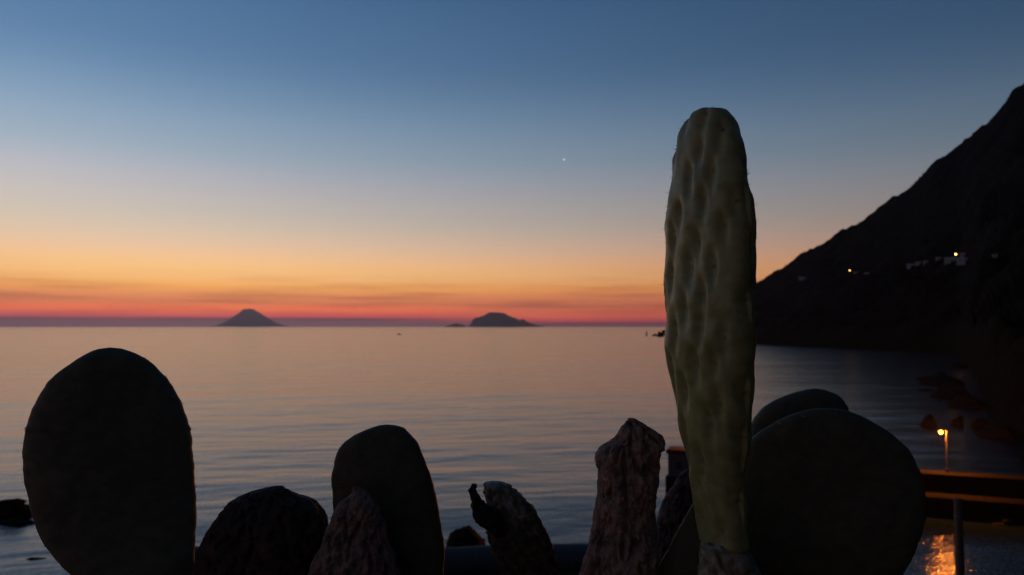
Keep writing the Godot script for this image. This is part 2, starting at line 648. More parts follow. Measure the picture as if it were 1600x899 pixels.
# ---------------------------------------------------------------- headland
var coast := []
var ridge := []
var hill_noise := FastNoiseLite.new()


func headland_tables() -> void:
	# pixel column -> azimuth; coast distance; ridge distance and height
	for c in [[1034, 523.5], [1060, 526], [1100, 530], [1185, 537.5], [1260, 541], [1340, 545], [1420, 549], [1480, 553], [1500, 557], [1520, 582], [1545, 640], [1570, 670], [1605, 690], [1700, 715], [1900, 755], [2300, 800]]:
		var v := on_sea(c[0], c[1])
		coast.append([atan2(v.x, -v.z), Vector2(v.x, v.z).length()])
	for c in [[1034, 520, 2150], [1062, 512, 2080], [1110, 487, 1950], [1150, 462, 1850], [1185, 441, 1750], [1230, 414, 1650], [1300, 372, 1560], [1335, 353, 1530], [1380, 322, 1490], [1420, 293, 1450], [1445, 268, 1420], [1465, 248, 1400], [1480, 241, 1390], [1520, 212, 1350], [1555, 180, 1300], [1565, 166, 1290], [1590, 137, 1270], [1600, 129, 1260], [1650, 88, 1220], [1750, 22, 1150], [1900, -60, 1080], [2300, -150, 800]]:
		var v := at(c[0], c[1], c[2])
		ridge.append([atan2(v.x, -v.z), Vector2(v.x, v.z).length(), v.y])
	# the same slope goes on round behind the terrace
	for k in [[1.25, 30.0, 620.0, 290.0], [1.5, 14.0, 520.0, 260.0], [1.9, 12.0, 460.0, 250.0], [2.4, 12.0, 440.0, 230.0], [2.8, 12.0, 480.0, 190.0], [3.1, 12.0, 560.0, 130.0]]:
		coast.append([k[0], k[1]])
		ridge.append([k[0], k[2], k[3]])
	hill_noise.seed = 31
	hill_noise.frequency = 1.0
	hill_noise.fractal_octaves = 5


func hill_height(az: float, r: float) -> float:
	var c := sample(coast, az, 1)
	var R := sample(ridge, az, 1)
	var H := sample(ridge, az, 2)
	var x := sin(az) * r
	var z := -cos(az) * r
	var n := hill_noise.get_noise_2d(x / 260.0, z / 260.0)
	var n2 := hill_noise.get_noise_2d(x / 60.0 + 7.0, z / 60.0)
	if r < c:
		return -6.0 * clampf((c - r) / 12.0, 0.0, 1.0)
	var t := (r - c) / (R - c)
	var cliff := minf(26.0, H * 0.16)
	var shelf := 17.0 * smoothstep(1.1, 1.45, az)
	if t <= 1.0:
		var rise := clampf((r - c) / 45.0, 0.0, 1.0)
		var calm := 4.0 * t * (1.0 - t)
		return shelf * (1.0 - t) + (cliff - shelf) * sqrt(rise) * (1.0 + 0.35 * n2) + (H - cliff) * pow(t, 1.12 + 0.75 * clampf((R - c - 500.0) / 500.0, 0.0, 1.0)) + calm * (n * 30.0 + n2 * 7.0) + t * (n2 * 3.5) * clampf(H / 60.0, 0.0, 1.0)
	var fall := (r - R) / 700.0
	return H * (1.0 - fall * fall) + n2 * 3.5 * clampf(H / 60.0, 0.0, 1.0) + n * 20.0 * clampf(fall * 2.0, 0.0, 1.0)


func headland_point(px: float, py: float) -> Vector3:
	var v := ray(px, py)
	var az := atan2(v.x, -v.z)
	var flat := Vector2(v.x, v.z).length()
	var r := sample(coast, az, 1) + 2.0
	while r < 3000.0:
		if EYE.y + v.y / flat * r <= hill_height(az, r):
			break
		r += 2.0
	return Vector3(sin(az) * r, hill_height(az, r), -cos(az) * r)


func headland() -> void:
	headland_tables()
	var cols := 480
	var rows := 170
	var p := PackedVector3Array()
	var a0: float = coast[0][0]
	for i in rows:
		for j in cols:
			var az := a0 + (0.75 - a0) * pow(j / 330.0, 1.15) if j < 330 else 0.75 + 2.35 * pow((j - 329) / 150.0, 1.2)
			var c := sample(coast, az, 1)
			var R := sample(ridge, az, 1)
			var r: float
			if i < 5:
				r = c - 16.0 + i * 4.0
			elif i < 40:
				r = c + 60.0 * pow((i - 5) / 35.0, 1.3) + 0.5
			elif i < 140:
				r = lerpf(c + 62.0, maxf(R, c + 64.0), (i - 40) / 99.0)
			else:
				r = R + 720.0 * pow((i - 139) / 30.0, 1.4)
			p.append(Vector3(sin(az) * r, hill_height(az, r), -cos(az) * r))
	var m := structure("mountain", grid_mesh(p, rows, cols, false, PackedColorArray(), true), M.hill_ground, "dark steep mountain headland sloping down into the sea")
	m.set_meta("category", "mountain")

	# scrub on the slopes
	var blob := boulder(Vector3(1.0, 0.6, 1.0), 77, 0.5, 7, 9)
	var mm := MultiMesh.new()
	mm.transform_format = MultiMesh.TRANSFORM_3D
	mm.mesh = blob
	var spots := []
	while spots.size() < 5200:
		var az := rng.randf_range(a0 + 0.02, 0.75)
		var c := sample(coast, az, 1)
		var R := sample(ridge, az, 1)
		var t := rng.randf()
		var r := lerpf(c + 12.0, R + 25.0, t)
		var hh := hill_height(az, r)
		if hh < 6.0:
			continue
		var s := rng.randf_range(1.4, 4.0) * (0.2 + r / 2000.0)
		spots.append(Transform3D(Basis(Vector3.UP, rng.randf() * TAU).scaled(Vector3(s, s * rng.randf_range(0.7, 1.3), s)), Vector3(sin(az) * r, hh, -cos(az) * r)))
	mm.instance_count = spots.size()
	for i in spots.size():
		mm.set_instance_transform(i, spots[i])
	var sc := MultiMeshInstance3D.new()
	sc.name = "scrub"
	sc.multimesh = mm
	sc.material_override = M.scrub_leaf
	add_child(sc)
	tag(sc, "low dark scrub covering the mountain slope", "scrub", "", "stuff")

	# houses on the shelf half way up
	var list := [
		[1487, 411, 15.0, 5.5, "whitewashed house directly below the bright mountain lamp"],
		[1509, 409, 17.0, 4.5, "pale low house beside the bright mountain lamp, uphill side"],
		[1507, 400, 9.0, 3.5, "faint small house just above the bright mountain lamp"],
		[1555, 401, 3.2, 1.5, "faint lone house highest on the mountain shelf, past the bright lamp"],
		[1423, 418, 9.0, 4.0, "small bright house at the lower end of the mountain row"],
		[1436, 415, 8.0, 3.0, "dim small house, second from the lower end of the mountain row"],
		[1447, 411, 6.0, 3.2, "tiny pale house in the middle of the mountain row"],
		[1467, 406, 7.0, 3.2, "tiny house nearest below the lamplit pair on the mountain"],
		[1339, 429, 9.0, 2.6, "dim low house next to the dull orange mountain lamp"],
		[1355, 429, 7.0, 2.8, "small house set apart uphill of the dull orange mountain lamp"],
		[1258, 435, 22.0, 2.8, "long low faint house near the seaward end of the mountain"]]
	for h in list:
		var q := headland_point(h[0], h[1])
		house(q, h[2], h[3], h[4])
	for l in [[1494, 403, "bright orange lamp above a white house on the mountain", 1.0], [1328, 427, "dull orange lamp beside low houses on the mountain", 0.75]]:
		var q := headland_point(l[0], l[1])
		var k := thing("village_lamp", l[2], "street lamp", q, 0.0, "lamps on the mountain")
		part("pole", tube_mesh([Vector3(0, -0.5, 0), Vector3(0, 3.6, 0)], [0.12, 0.09], 8), M.metal, k)
		part("shade", tube_mesh([Vector3(0, 4.7, 0), Vector3(0, 4.95, 0), Vector3(0, 5.05, 0)], [0.95, 0.5, 0.1], 12), M.metal, k)
		var s := SphereMesh.new()
		s.radius = 0.8 * l[3]
		s.height = 1.6 * l[3]
		s.radial_segments = 16
		s.rings = 8
		part("lamp_globe", s, M.far_glow, k, Vector3(0, 4.0, 0))
		var o := OmniLight3D.new()
		o.name = "light"
		o.light_color = Color(1.0, 0.72, 0.38)
		o.light_energy = 14.0 * l[3]
		o.light_size = 0.3
		o.omni_range = 80.0
		o.omni_attenuation = 2.0
		o.shadow_enabled = true
		var to := (EYE - q).normalized()
		o.position = Vector3(to.x, 0, to.z).normalized() * 1.3 + Vector3(0, 4.0, 0)
		k.add_child(o)


func house(q: Vector3, w: float, h: float, label: String) -> void:
	var face := atan2(-q.x, -q.z)
	var k := thing("hillside_house", label, "house", q + Vector3(0, -0.5, 0), face, "houses on the mountain")
	var d := 6.0
	part("wall", box_mesh(Vector3(-w / 2, -3.0, -d), Vector3(w / 2, h, 0), 0.05), M.whitewash, k)
	part("roof", box_mesh(Vector3(-w / 2 - 0.15, h, -d - 0.15), Vector3(w / 2 + 0.15, h + 0.3, 0.15), 0.05), M.whitewash, k)
	part("door", box_mesh(Vector3(-0.5, 0.3, 0.0), Vector3(0.5, 2.4, 0.06), 0.0), M.shutter, k)
	for s in [-1, 1]:
		part("window", box_mesh(Vector3(s * w * 0.3 - 0.5, 1.1, 0.0), Vector3(s * w * 0.3 + 0.5, 2.2, 0.06), 0.0), M.glass, k)


# ---------------------------------------------------------------- islands
func island(called: String, label: String, prof: Array, d: float, deep: float, seed_value: int, ridged: float) -> void:
	var n := FastNoiseLite.new()
	n.seed = seed_value
	n.frequency = 1.0
	n.fractal_octaves = 5
	var keys := []
	for q in prof:
		var v := at(q[0], q[1], d)
		keys.append([v.x, maxf(v.y, 0.0)])
	var x0: float = keys[0][0]
	var x1: float = keys[-1][0]
	var mid := (x0 + x1) * 0.5
	var cols := 90
	var rows := 41
	var p := PackedVector3Array()
	for i in rows:
		var t := -1.0 + 2.0 * i / (rows - 1)
		for j in cols:
			var x := lerpf(x0, x1, float(j) / (cols - 1))
			var top := sample(keys, x, 1)
			var f := 1.0 - absf(t)
			var hh := top * pow(f, 0.85)
			var z := -t * deep * 0.5 * (0.35 + 0.65 * sqrt(clampf(1.0 - pow((x - mid) / (x1 - mid), 2.0), 0.0, 1.0)))
			hh += ridged * top * n.get_noise_2d(x / 500.0, z / 500.0) * f
			p.append(Vector3(x - mid, hh - 2.0, z))
	solo(called, grid_mesh(p, rows, cols, false, PackedColorArray(), false), M.island_rock, label, "island", Vector3(mid, 0, -d))


func islands() -> void:
	island("volcano_island", "hazy cone shaped volcano island standing on the sea horizon", [[334, 510.5], [342, 508], [352, 503.5], [362, 497], [372, 489.5], [379, 484.5], [384, 483], [391, 482.3], [397, 483.3], [404, 487.5], [414, 494.5], [424, 500.5], [434, 505.5], [442, 508.5], [450, 510.5]], 38000.0, 3600.0, 3, 0.07)
	island("rugged_island", "hazy hump shaped island with steep cliff end on the horizon", [[731, 510.6], [735, 507], [738, 501], [742, 497], [748, 495.6], [757, 491.5], [766, 488.5], [777, 487.8], [787, 489.5], [797, 494.3], [806, 497.5], [812, 500.3], [816, 498.6], [819, 499.4], [823, 502.8], [832, 506.5], [842, 509], [850, 510.6]], 24000.0, 1600.0, 4, 0.1)
	island("small_islet", "tiny low islet on the horizon beside the hump shaped island", [[695, 510.6], [702, 508.4], [708, 506.4], [712, 505.2], [717, 506.6], [723, 507.6], [730, 510.6]], 23000.0, 500.0, 5, 0.05)


# ---------------------------------------------------------------- hillside below the terrace
var slope_noise := FastNoiseLite.new()


func slope_height(x: float, z: float) -> float:
	var d := -z + 0.06 * absf(x)
	var h := 21.9 - 0.27 * maxf(d, 0.0) if d < 20.0 else 16.5 - 0.46 * (d - 20.0)
	return h + slope_noise.get_noise_2d(x, z) * 0.5 * clampf(d / 8.0, 0.0, 1.0) - 0.25


func hillside() -> void:
	slope_noise.seed = 41
	slope_noise.frequency = 0.25
	slope_noise.fractal_octaves = 4
	var p := PackedVector3Array()
	var rows := 110
	var cols := 150
	for i in rows:
		for j in cols:
			var x := -60.0 + 130.0 * j / (cols - 1)
			var z := 6.0 - 70.0 * i / (rows - 1)
			p.append(Vector3(x, slope_height(x, z), z))
	structure("hillside", grid_mesh(p, rows, cols, false, PackedColorArray(), true), M.hillside_ground, "dark rough slope below the terrace running down to the sea")

	# a plastered garden wall with a rounded coping
	var top := at(800, 852.5, 15.0).y
	var k := thing("garden_wall", "low plastered wall with rounded grey coping below the plants", "wall", Vector3(0, top, -15.0))
	part("wall", box_mesh(Vector3(-7.4, -3.2, -0.2), Vector3(7.6, -0.22, 0.2), 0.01), M.plaster, k)
	var cp := PackedVector3Array()
	for i in 61:
		var x := -7.4 + 15.0 * i / 60.0
		var sag := 0.025 * sin(x * 0.9) - 0.045 * clampf((-0.4 - x) / 1.2, 0.0, 1.0)
		for j in 24:
			var a := TAU * j / 24.0
			cp.append(Vector3(x, -0.27 + sag + sin(a) * 0.27, cos(a) * 0.3))
	var cap := part("coping", grid_mesh(cp, 61, 24, true, PackedColorArray(), false), M.plaster, k)
	cap.set_meta("label", "rounded grey coping")

	# a wooden post further down
	var foot := at(1497, 780, 21.0)
	var g := slope_height(foot.x, foot.z)
	var post := thing("wooden_post", "slim wooden post standing before the lamplit harbour water", "post", Vector3(foot.x, g, foot.z))
	var hh := foot.y - g
	part("pole", tube_mesh([Vector3(0, -0.6, 0), Vector3(0.01, hh * 0.5, 0), Vector3(0.0, hh, 0), Vector3(0.0, hh + 0.01, 0)], [0.115, 0.108, 0.1, 0.085], 16), M.wood, post)
	part("band", tube_mesh([Vector3(0, hh - 0.5, 0), Vector3(0, hh - 0.46, 0)], [0.106, 0.106], 16), M.metal, post)


# ---------------------------------------------------------------- harbour
func street_lamp(local: Vector3, frame: Transform3D, label: String) -> void:
	var q := frame * local
	var k := thing("street_lamp", label, "street lamp", q, 0.0, "street lamps on the quay")
	var hgt := 5.4
	part("base", tube_mesh([Vector3(0, 0, 0), Vector3(0, 0.5, 0), Vector3(0, 0.6, 0)], [0.16, 0.15, 0.09], 12), M.painted_pole, k)
	part("pole", tube_mesh([Vector3(0, 0.6, 0), Vector3(0, hgt, 0)], [0.085, 0.06], 12), M.painted_pole, k)
	part("arm", tube_mesh([Vector3(0, hgt, 0), Vector3(-0.15, hgt + 0.12, 0.03), Vector3(-0.55, hgt + 0.14, 0.1)], [0.055, 0.05, 0.045], 10), M.painted_pole, k)
	part("lamp_head", box_mesh(Vector3(-1.05, hgt + 0.1, -0.08), Vector3(-0.45, hgt + 0.26, 0.28), 0.05), M.painted_pole, k)
	var s := SphereMesh.new()
	s.radius = 0.235
	s.height = 0.44
	s.radial_segments = 20
	s.rings = 10
	part("lamp_bulb", s, M.sodium_glow, k, Vector3(-0.75, hgt - 0.13, 0.1))
	var o := OmniLight3D.new()
	o.name = "light"
	o.light_color = lin(1.0, 0.25, 0.02)
	o.light_energy = 400.0
	o.light_size = 0.2
	o.omni_range = 120.0
	o.omni_attenuation = 2.0
	o.shadow_enabled = true
	o.position = Vector3(-0.75, hgt - 0.13, 0.1)
	k.add_child(o)


func harbour() -> void:
	var origin := QUAY_AT
	var turn := QUAY_TURN
	var frame := Transform3D(Basis(Vector3.UP, turn), origin)
	var q := thing("harbour_quay", "concrete harbour quay with raised parapet lit orange by lamps", "quay", origin, turn)
	# bays with open joints between them
	var bay := 8.0
	var x := -34.6
	while x < 66.0:
		var dz := rng.randf_range(-0.03, 0.03)
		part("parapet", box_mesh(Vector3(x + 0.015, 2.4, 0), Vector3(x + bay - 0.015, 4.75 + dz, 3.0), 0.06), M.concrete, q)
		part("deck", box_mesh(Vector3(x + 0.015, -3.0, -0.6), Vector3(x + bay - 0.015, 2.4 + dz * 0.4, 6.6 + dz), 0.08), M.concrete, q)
		x += bay
	street_lamp(Vector3(1.6, 4.74, 1.4), frame, "tall orange street lamp on the quay above its water reflection")
	street_lamp(Vector3(-21.6, 4.74, 1.4), frame, "second orange street lamp on the quay, mostly behind the tall cactus")
	# a small building on the quay
	var b := frame * Vector3(-30.2, 2.41, 4.85)
	var k := thing("harbour_building", "small pale harbour building with dark roof behind upright brown stone", "building", b, turn)
	part("wall", box_mesh(Vector3(-4.0, 0, -1.7), Vector3(3.2, 3.2, 1.6), 0.03), M.plaster, k)
	part("roof", box_mesh(Vector3(-4.25, 3.2, -1.8), Vector3(3.45, 3.8, 1.72), 0.08), M.roof, k)
	var dr := part("door", box_mesh(Vector3(-1.0, 0.02, 1.6), Vector3(0.0, 2.1, 1.66), 0.0), M.shutter, k)
	part("handle", box_mesh(Vector3(-0.2, 1.0, 1.66), Vector3(-0.12, 1.12, 1.72), 0.0), M.metal, dr)
	for wx in [-3.0, 1.2]:
		var wn := part("window", box_mesh(Vector3(wx, 1.1, 1.6), Vector3(wx + 1.0, 2.2, 1.65), 0.0), M.shutter, k)
		part("pane", box_mesh(Vector3(wx + 0.08, 1.18, 1.65), Vector3(wx + 0.92, 2.12, 1.662), 0.0), M.glass, wn)


# ---------------------------------------------------------------- rocks in the sea
func rocks() -> void:
	# [px, py of the waterline, width px, height px, depth factor, seed, label]
	var list := [
		[-20, 812, 138, 25, 0.5, 1, "big dark sea rock half hidden behind the large cactus pad"],
		[14, 823, 62, 9, 0.6, 19, "low dark ledge of rock just before the big sea rock"],
		[48, 879, 42, 5, 0.6, 2, "low flat rock awash beside the large cactus pad"],
		[730, 868, 76, 44, 1.0, 3, "dark rounded sea rock behind the garden wall"],
		[1457, 668, 27, 22, 0.9, 4, "dark pointed rock in the water just seaward of the lamp"],
		[1503, 667, 22, 15, 0.8, 5, "low dark rock in the water just landward of the lamp"],
		[1492, 604, 60, 16, 1.6, 6, "long low rock at the tip of the rocky point"],
		[1512, 625, 58, 28, 1.4, 7, "broad dark rock forming the middle of the rocky point"],
		[1532, 642, 46, 22, 1.4, 8, "squat dark rock at the near side of the rocky point"],
		[1505, 573, 24, 6, 1.2, 9, "thin flat rock in the bay under the mountain"],
		[1474, 585, 15, 4, 1.0, 10, "tiny flat rock off the rocky point, towards the mountain"],
		[1456, 613, 30, 4, 1.0, 11, "thin dark reef just off the tip of the rocky point"],
		[1470, 628, 9, 4, 1.0, 12, "tiny rock awash between the rocky point and lamp"],
		[1545, 674, 40, 20, 1.2, 13, "dark shore rock at the corner of the near shore"],
		[1580, 688, 54, 20, 1.2, 14, "dark shore rock on the near shore past the lamp"],
		[1588, 822, 70, 12, 1.0, 15, "dark rock at the foot of the lamplit quay"],
		[1010.5, 524.5, 2.6, 7, 1.0, 16, "thin upright sea stack off the headland tip"],
		[1024, 525, 8, 3, 1.0, 17, "low sea stack between the thin stack and headland"],
		[1033, 526, 10, 10, 1.0, 18, "broad sea stack touching the headland tip"]]
	for r in list:
		var q := on_sea(r[0], r[1])
		var d := -q.z
		var w: float = r[2] * d / FOCAL
		var h: float = r[3] * d / FOCAL
		var stack: bool = r[5] >= 16 and r[5] <= 18
		var called: String = "sea_stack" if stack else "sea_rock"
		var deep: float = w * r[4]
		solo(called, boulder(Vector3(w, h, deep), 300 + r[5], 0.3), M.dark_rock, r[6], "rock", q + Vector3(0, -0.04 * h, -deep * 0.4), "sea stacks" if stack else "rocks in the sea")


func boat() -> void:
	var q := on_sea(623.5, 523.4)
	var k := thing("fishing_boat", "tiny dark fishing boat alone on the far open sea", "boat", q, 0.25)
	var L := 13.0
	var p := PackedVector3Array()
	for i in 17:
		var t := float(i) / 16.0
		var x := (t - 0.5) * L
		var beam := 2.0 * pow(sin(PI * clampf(t * 0.8 + 0.18, 0.0, 1.0)), 0.7) if t < 0.999 else 0.02
		var sheer := 1.5 + 1.2 * pow(t, 3.0) + 0.3 * pow(1.0 - t, 2.0)
		for j in 11:
			var a := PI * j / 10.0
			p.append(Vector3(x, sheer - (sheer + 0.7) * pow(sin(a), 0.7), cos(a) * beam))
	part("hull", grid_mesh(p, 17, 11, false), M.hull, k)
	part("deck", box_mesh(Vector3(-5.6, 1.1, -1.5), Vector3(4.0, 1.3, 1.5), 0.02), M.wood, k)
	var c := part("cabin", box_mesh(Vector3(-3.6, 1.3, -1.2), Vector3(0.2, 3.9, 1.2), 0.1), M.hull, k)
	part("window", box_mesh(Vector3(-3.0, 2.5, 1.2), Vector3(-0.3, 3.3, 1.24), 0.0), M.glass, c)
	part("mast", tube_mesh([Vector3(1.0, 1.2, 0), Vector3(1.0, 6.2, 0)], [0.12, 0.07], 8), M.metal, k)


func star() -> void:
	var s := SphereMesh.new()
	s.radius = 42.0
	s.height = 84.0
	s.radial_segments = 16
	s.rings = 8
	solo("sky_star", s, M.starlight, "single pale bright star in the blue sky", "star", at(881, 249.5, 40000.0))


# ---------------------------------------------------------------- terrace
func terrace() -> void:
	var top := EYE.y - 0.345
	var k := thing("planter_wall", "rough stone planter wall that carries cacti and stones", "planter", Vector3(0, top, -0.72))
	part("wall", box_mesh(Vector3(-1.6, -2.2, -0.34), Vector3(1.6, -0.03, 0.34), 0.02), M.plaster, k)
	var n := FastNoiseLite.new()
	n.seed = 8
	n.frequency = 9.0
	n.fractal_octaves = 4
	var p := PackedVector3Array()
	for i in 30:
		for j in 120:
			var x := -1.58 + 3.16 * j / 119.0
			var z := -0.32 + 0.64 * i / 29.0
			var edge := clampf(minf(minf(i, 29 - i) / 3.0, minf(j, 119 - j) / 3.0), 0.0, 1.0)
			p.append(Vector3(x, -0.05 + edge * (0.045 + 0.02 * n.get_noise_2d(x, z)), z))
	part("soil", grid_mesh(p, 30, 120, false, PackedColorArray(), false), M.soil, k)
	structure("terrace_floor", box_mesh(Vector3(-4, -0.3, -1.2), Vector3(4, 0, 4), 0.02), M.plaster, "plain terrace floor behind the planter wall", Vector3(0, EYE.y - 1.6, 0))


# ---------------------------------------------------------------- cacti
var pad_noise := FastNoiseLite.new()


# how deep the dimples (x) and how near an eyelet (y) at a place on a pad; eyelets stand on a staggered, uneven lattice
func lattice(u: float, v: float, du: float, dv: float) -> Vector2:
	u += 0.22 * v
	var dent := 0.0
	var near := 0.0
	var r0 := roundf(v / dv)
	for row in [r0 - 1.0, r0, r0 + 1.0]:
		var shift := 0.5 * fposmod(row, 2.0)
		var c0 := roundf(u / du - shift)
		for c in [c0 - 1.0, c0, c0 + 1.0]:
			var x: float = u - (c + shift + sin(row * 12.9 + c * 78.2) * 0.15) * du
			var y: float = v - (row + cos(row * 4.1 + c * 3.7) * 0.2) * dv
			var lean: float = x - y * 0.18
			dent += exp(-lean * lean / (du * du * 0.027) - y * y / (dv * dv * (0.42 if y < 0.0 else 0.15)))
			near = maxf(near, exp(-(x * x + y * y) / (0.0021 * 0.0021)))
	return Vector2(dent, near)


func pad(plant: Node3D, called: String, rows: Array, d: float, turn: float, thick: float, m: Material, dent: float, du := 0.02, dv := 0.03, n_rows := 120, n_cols := 96, power := 0.85, bend := 0.0) -> MeshInstance3D:
	var ph := rng.randf() * 10.0
	var bulge := func(v: float, u: float, phi: float, edge: float, q: Vector3) -> float:
		var side := 0.37 if sin(phi) < 0.0 else 0.0
		var l := lattice(u + side * du + ph * du, v + side * dv, du, dv)
		var wob := pad_noise.get_noise_3dv(q * 22.0 + Vector3(ph, 0, 0)) * 0.0016
		var rim := 0.0
		if edge > 0.86:
			rim = (edge - 0.86) / 0.14 * 0.001 * (pad_noise.get_noise_2d(v * 36.0, ph * 7.0) + 0.4 * pad_noise.get_noise_2d(v * 160.0, ph * 3.0))
		return -dent * l.x + wob + rim + l.y * 0.0011
	var tint := func(v: float, u: float, phi: float, edge: float, q: Vector3) -> Color:
		var side := 0.37 if sin(phi) < 0.0 else 0.0
		var l := lattice(u + side * du + ph * du, v + side * dv, du, dv)
		var t := 0.88 + 0.2 * pad_noise.get_noise_3dv(q * 14.0 + Vector3(0, ph, 0))
		var scar := smoothstep(0.42, 0.6, pad_noise.get_noise_3dv(q * 30.0 + Vector3(ph, 9, 0)))
		var co := Color(t, t, t).lerp(Color(1.1, 0.85, 0.75), scar * 0.45).lerp(Color(0.7, 0.5, 0.4), l.y * 0.75)
		co.a = 1.0 - l.y
		return co
	var b := stacked(rows, d, turn, thick, 0.9, power, n_rows, n_cols, bulge, tint, bend)
	var o := part(called, b.mesh, m, plant, b.base - plant.position)
	# fine bristles at the eyelets
	var st := SurfaceTool.new()
	st.begin(Mesh.PRIMITIVE_TRIANGLES)
	var pts: PackedVector3Array = b.points
	var count := 0
	for i in range(3, n_rows - 2):
		for j in range(0, n_cols):
			if rng.randf() > 0.004 + (0.5 if b.colors[i * n_cols + j].a < 0.35 else 0.0):
				continue
			var a := pts[i * n_cols + j]
			var cen := Vector3.ZERO
			for t in 4:
				cen += pts[i * n_cols + t * n_cols / 4] * 0.25
			var out := (a - cen)
			out = (out.normalized() + Vector3(rng.randf_range(-0.4, 0.4), rng.randf_range(0.0, 0.5), rng.randf_range(-0.4, 0.4))).normalized()
			var side := out.cross(Vector3.UP).normalized() * 0.0002
			var side2 := out.cross(side).normalized() * 0.0002
			var tip := a + out * rng.randf_range(0.002, 0.005)
			var foot := a - out * 0.001
			for pair in [[side, side2], [side2, -side], [-side, -side2], [-side2, side]]:
				st.add_vertex(foot + pair[0])
				st.add_vertex(tip)
				st.add_vertex(foot + pair[1])
			count += 1
	if count:
		st.generate_normals()
		var sp := part("spines", st.commit(), M.spines, o)
		sp.set_meta("kind", "stuff")
	return o


func cacti() -> void:
	pad_noise.seed = 51
	pad_noise.frequency = 1.0
	pad_noise.fractal_octaves = 3
	# the big oval pad by itself
	var a := thing("prickly_pear", "large dark oval prickly pear pad standing alone", "cactus", at(235, 1075, 0.7))
	pad(a, "pad", [[543, 171, 171], [543.6, 162, 184], [546.6, 148, 195], [553, 133, 213], [559, 122, 224], [571, 102, 240], [589, 80, 255], [604, 68, 266], [618, 58, 274], [646, 44.5, 287], [677, 36.5, 296], [700, 34.6, 300], [740, 37.7, 303], [766, 42, 304], [806, 55.5, 305.5], [848, 77.6, 306], [875, 102, 305], [898, 129, 303], [940, 165, 290], [1000, 205, 266], [1040, 214, 257], [1076, 216, 254]], 0.7, 0.12, 0.013, M.olive_cactus_skin, 0.00035, 0.022, 0.026, 120, 110, 0.85)

	# the shorter pad
	var b := thing("prickly_pear", "shorter flat topped dark pad behind the jagged stone", "cactus", at(610, 1062, 0.74))
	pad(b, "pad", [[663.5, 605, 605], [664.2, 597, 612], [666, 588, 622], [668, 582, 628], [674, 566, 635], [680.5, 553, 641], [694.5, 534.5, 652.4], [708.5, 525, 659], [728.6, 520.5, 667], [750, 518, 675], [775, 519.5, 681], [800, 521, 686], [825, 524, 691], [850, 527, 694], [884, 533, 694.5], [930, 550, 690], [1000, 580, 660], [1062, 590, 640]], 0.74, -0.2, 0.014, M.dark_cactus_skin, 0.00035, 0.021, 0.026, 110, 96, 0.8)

	# the plant with the tall pad
	var c := thing("prickly_pear", "tallest prickly pear with dimpled upright pad and round pads", "cactus", at(1140, 1105, 0.62))
	var tall := pad(c, "pad", [[169.5, 1105, 1105], [170.2, 1097, 1113], [172, 1086, 1123], [178, 1074, 1136], [190, 1066, 1146], [205, 1058, 1155], [230, 1050, 1163], [260, 1046, 1168], [290, 1041, 1174], [320, 1037.5, 1178], [345, 1036, 1180], [380, 1038, 1182], [410, 1038, 1184], [440, 1036.5, 1185], [470, 1036, 1184], [500, 1038, 1183], [530, 1037, 1182], [560, 1041, 1181], [600, 1047, 1180], [640, 1053, 1178], [680, 1060, 1175], [720, 1070, 1172], [760, 1078, 1171], [800, 1085, 1171], [830, 1089, 1171], [845, 1090, 1172], [855, 1096, 1168], [864, 1112, 1150]], 0.6, -0.86, 0.0185, M.lightened_cactus_skin, 0.0045, 0.028, 0.025, 300, 240, 0.74)
	tall.set_meta("label", "tall upright dimpled pad with greenish skin lightened as if lit")
	var basal := pad(c, "woody_base", [[847, 1122, 1122], [848, 1104, 1146], [852, 1095, 1162], [862, 1092.5, 1172], [880, 1090, 1184], [899, 1088, 1192], [960, 1086, 1200], [1040, 1092, 1192], [1105, 1100, 1180]], 0.595, 0.2, 0.022, M.woody_skin, 0.002, 0.012, 0.02, 90, 90, 0.9)
	basal.set_meta("label", "woody pale base with a scarred fissure")
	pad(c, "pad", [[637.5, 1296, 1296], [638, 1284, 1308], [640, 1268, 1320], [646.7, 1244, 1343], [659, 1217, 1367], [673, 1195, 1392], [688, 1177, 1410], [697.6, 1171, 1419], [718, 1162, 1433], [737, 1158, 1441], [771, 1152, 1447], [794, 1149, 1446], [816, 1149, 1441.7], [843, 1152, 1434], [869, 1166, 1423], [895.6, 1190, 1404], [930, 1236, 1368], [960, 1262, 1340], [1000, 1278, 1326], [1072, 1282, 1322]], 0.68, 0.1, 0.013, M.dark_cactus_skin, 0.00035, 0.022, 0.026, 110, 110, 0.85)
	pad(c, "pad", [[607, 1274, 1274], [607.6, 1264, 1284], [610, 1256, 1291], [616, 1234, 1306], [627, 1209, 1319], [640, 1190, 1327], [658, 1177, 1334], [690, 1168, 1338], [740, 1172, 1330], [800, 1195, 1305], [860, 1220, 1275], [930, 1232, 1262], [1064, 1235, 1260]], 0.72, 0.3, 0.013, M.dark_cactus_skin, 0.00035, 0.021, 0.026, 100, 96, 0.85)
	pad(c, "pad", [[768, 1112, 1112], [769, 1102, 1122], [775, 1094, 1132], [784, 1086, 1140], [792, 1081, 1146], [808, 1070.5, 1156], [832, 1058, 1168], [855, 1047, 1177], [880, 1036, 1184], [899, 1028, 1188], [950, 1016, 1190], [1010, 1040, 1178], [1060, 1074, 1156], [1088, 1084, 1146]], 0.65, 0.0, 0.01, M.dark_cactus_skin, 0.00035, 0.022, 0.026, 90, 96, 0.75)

	# the withered one
	var w := thing("withered_cactus", "withered drooping cactus pad with grey wrinkled tip and shrivelled bud", "cactus", at(835, 1055, 0.76))
	var wr := FastNoiseLite.new()
	wr.seed = 61
	wr.frequency = 1.0
	wr.fractal_type = FastNoiseLite.FRACTAL_RIDGED
	wr.fractal_octaves = 3
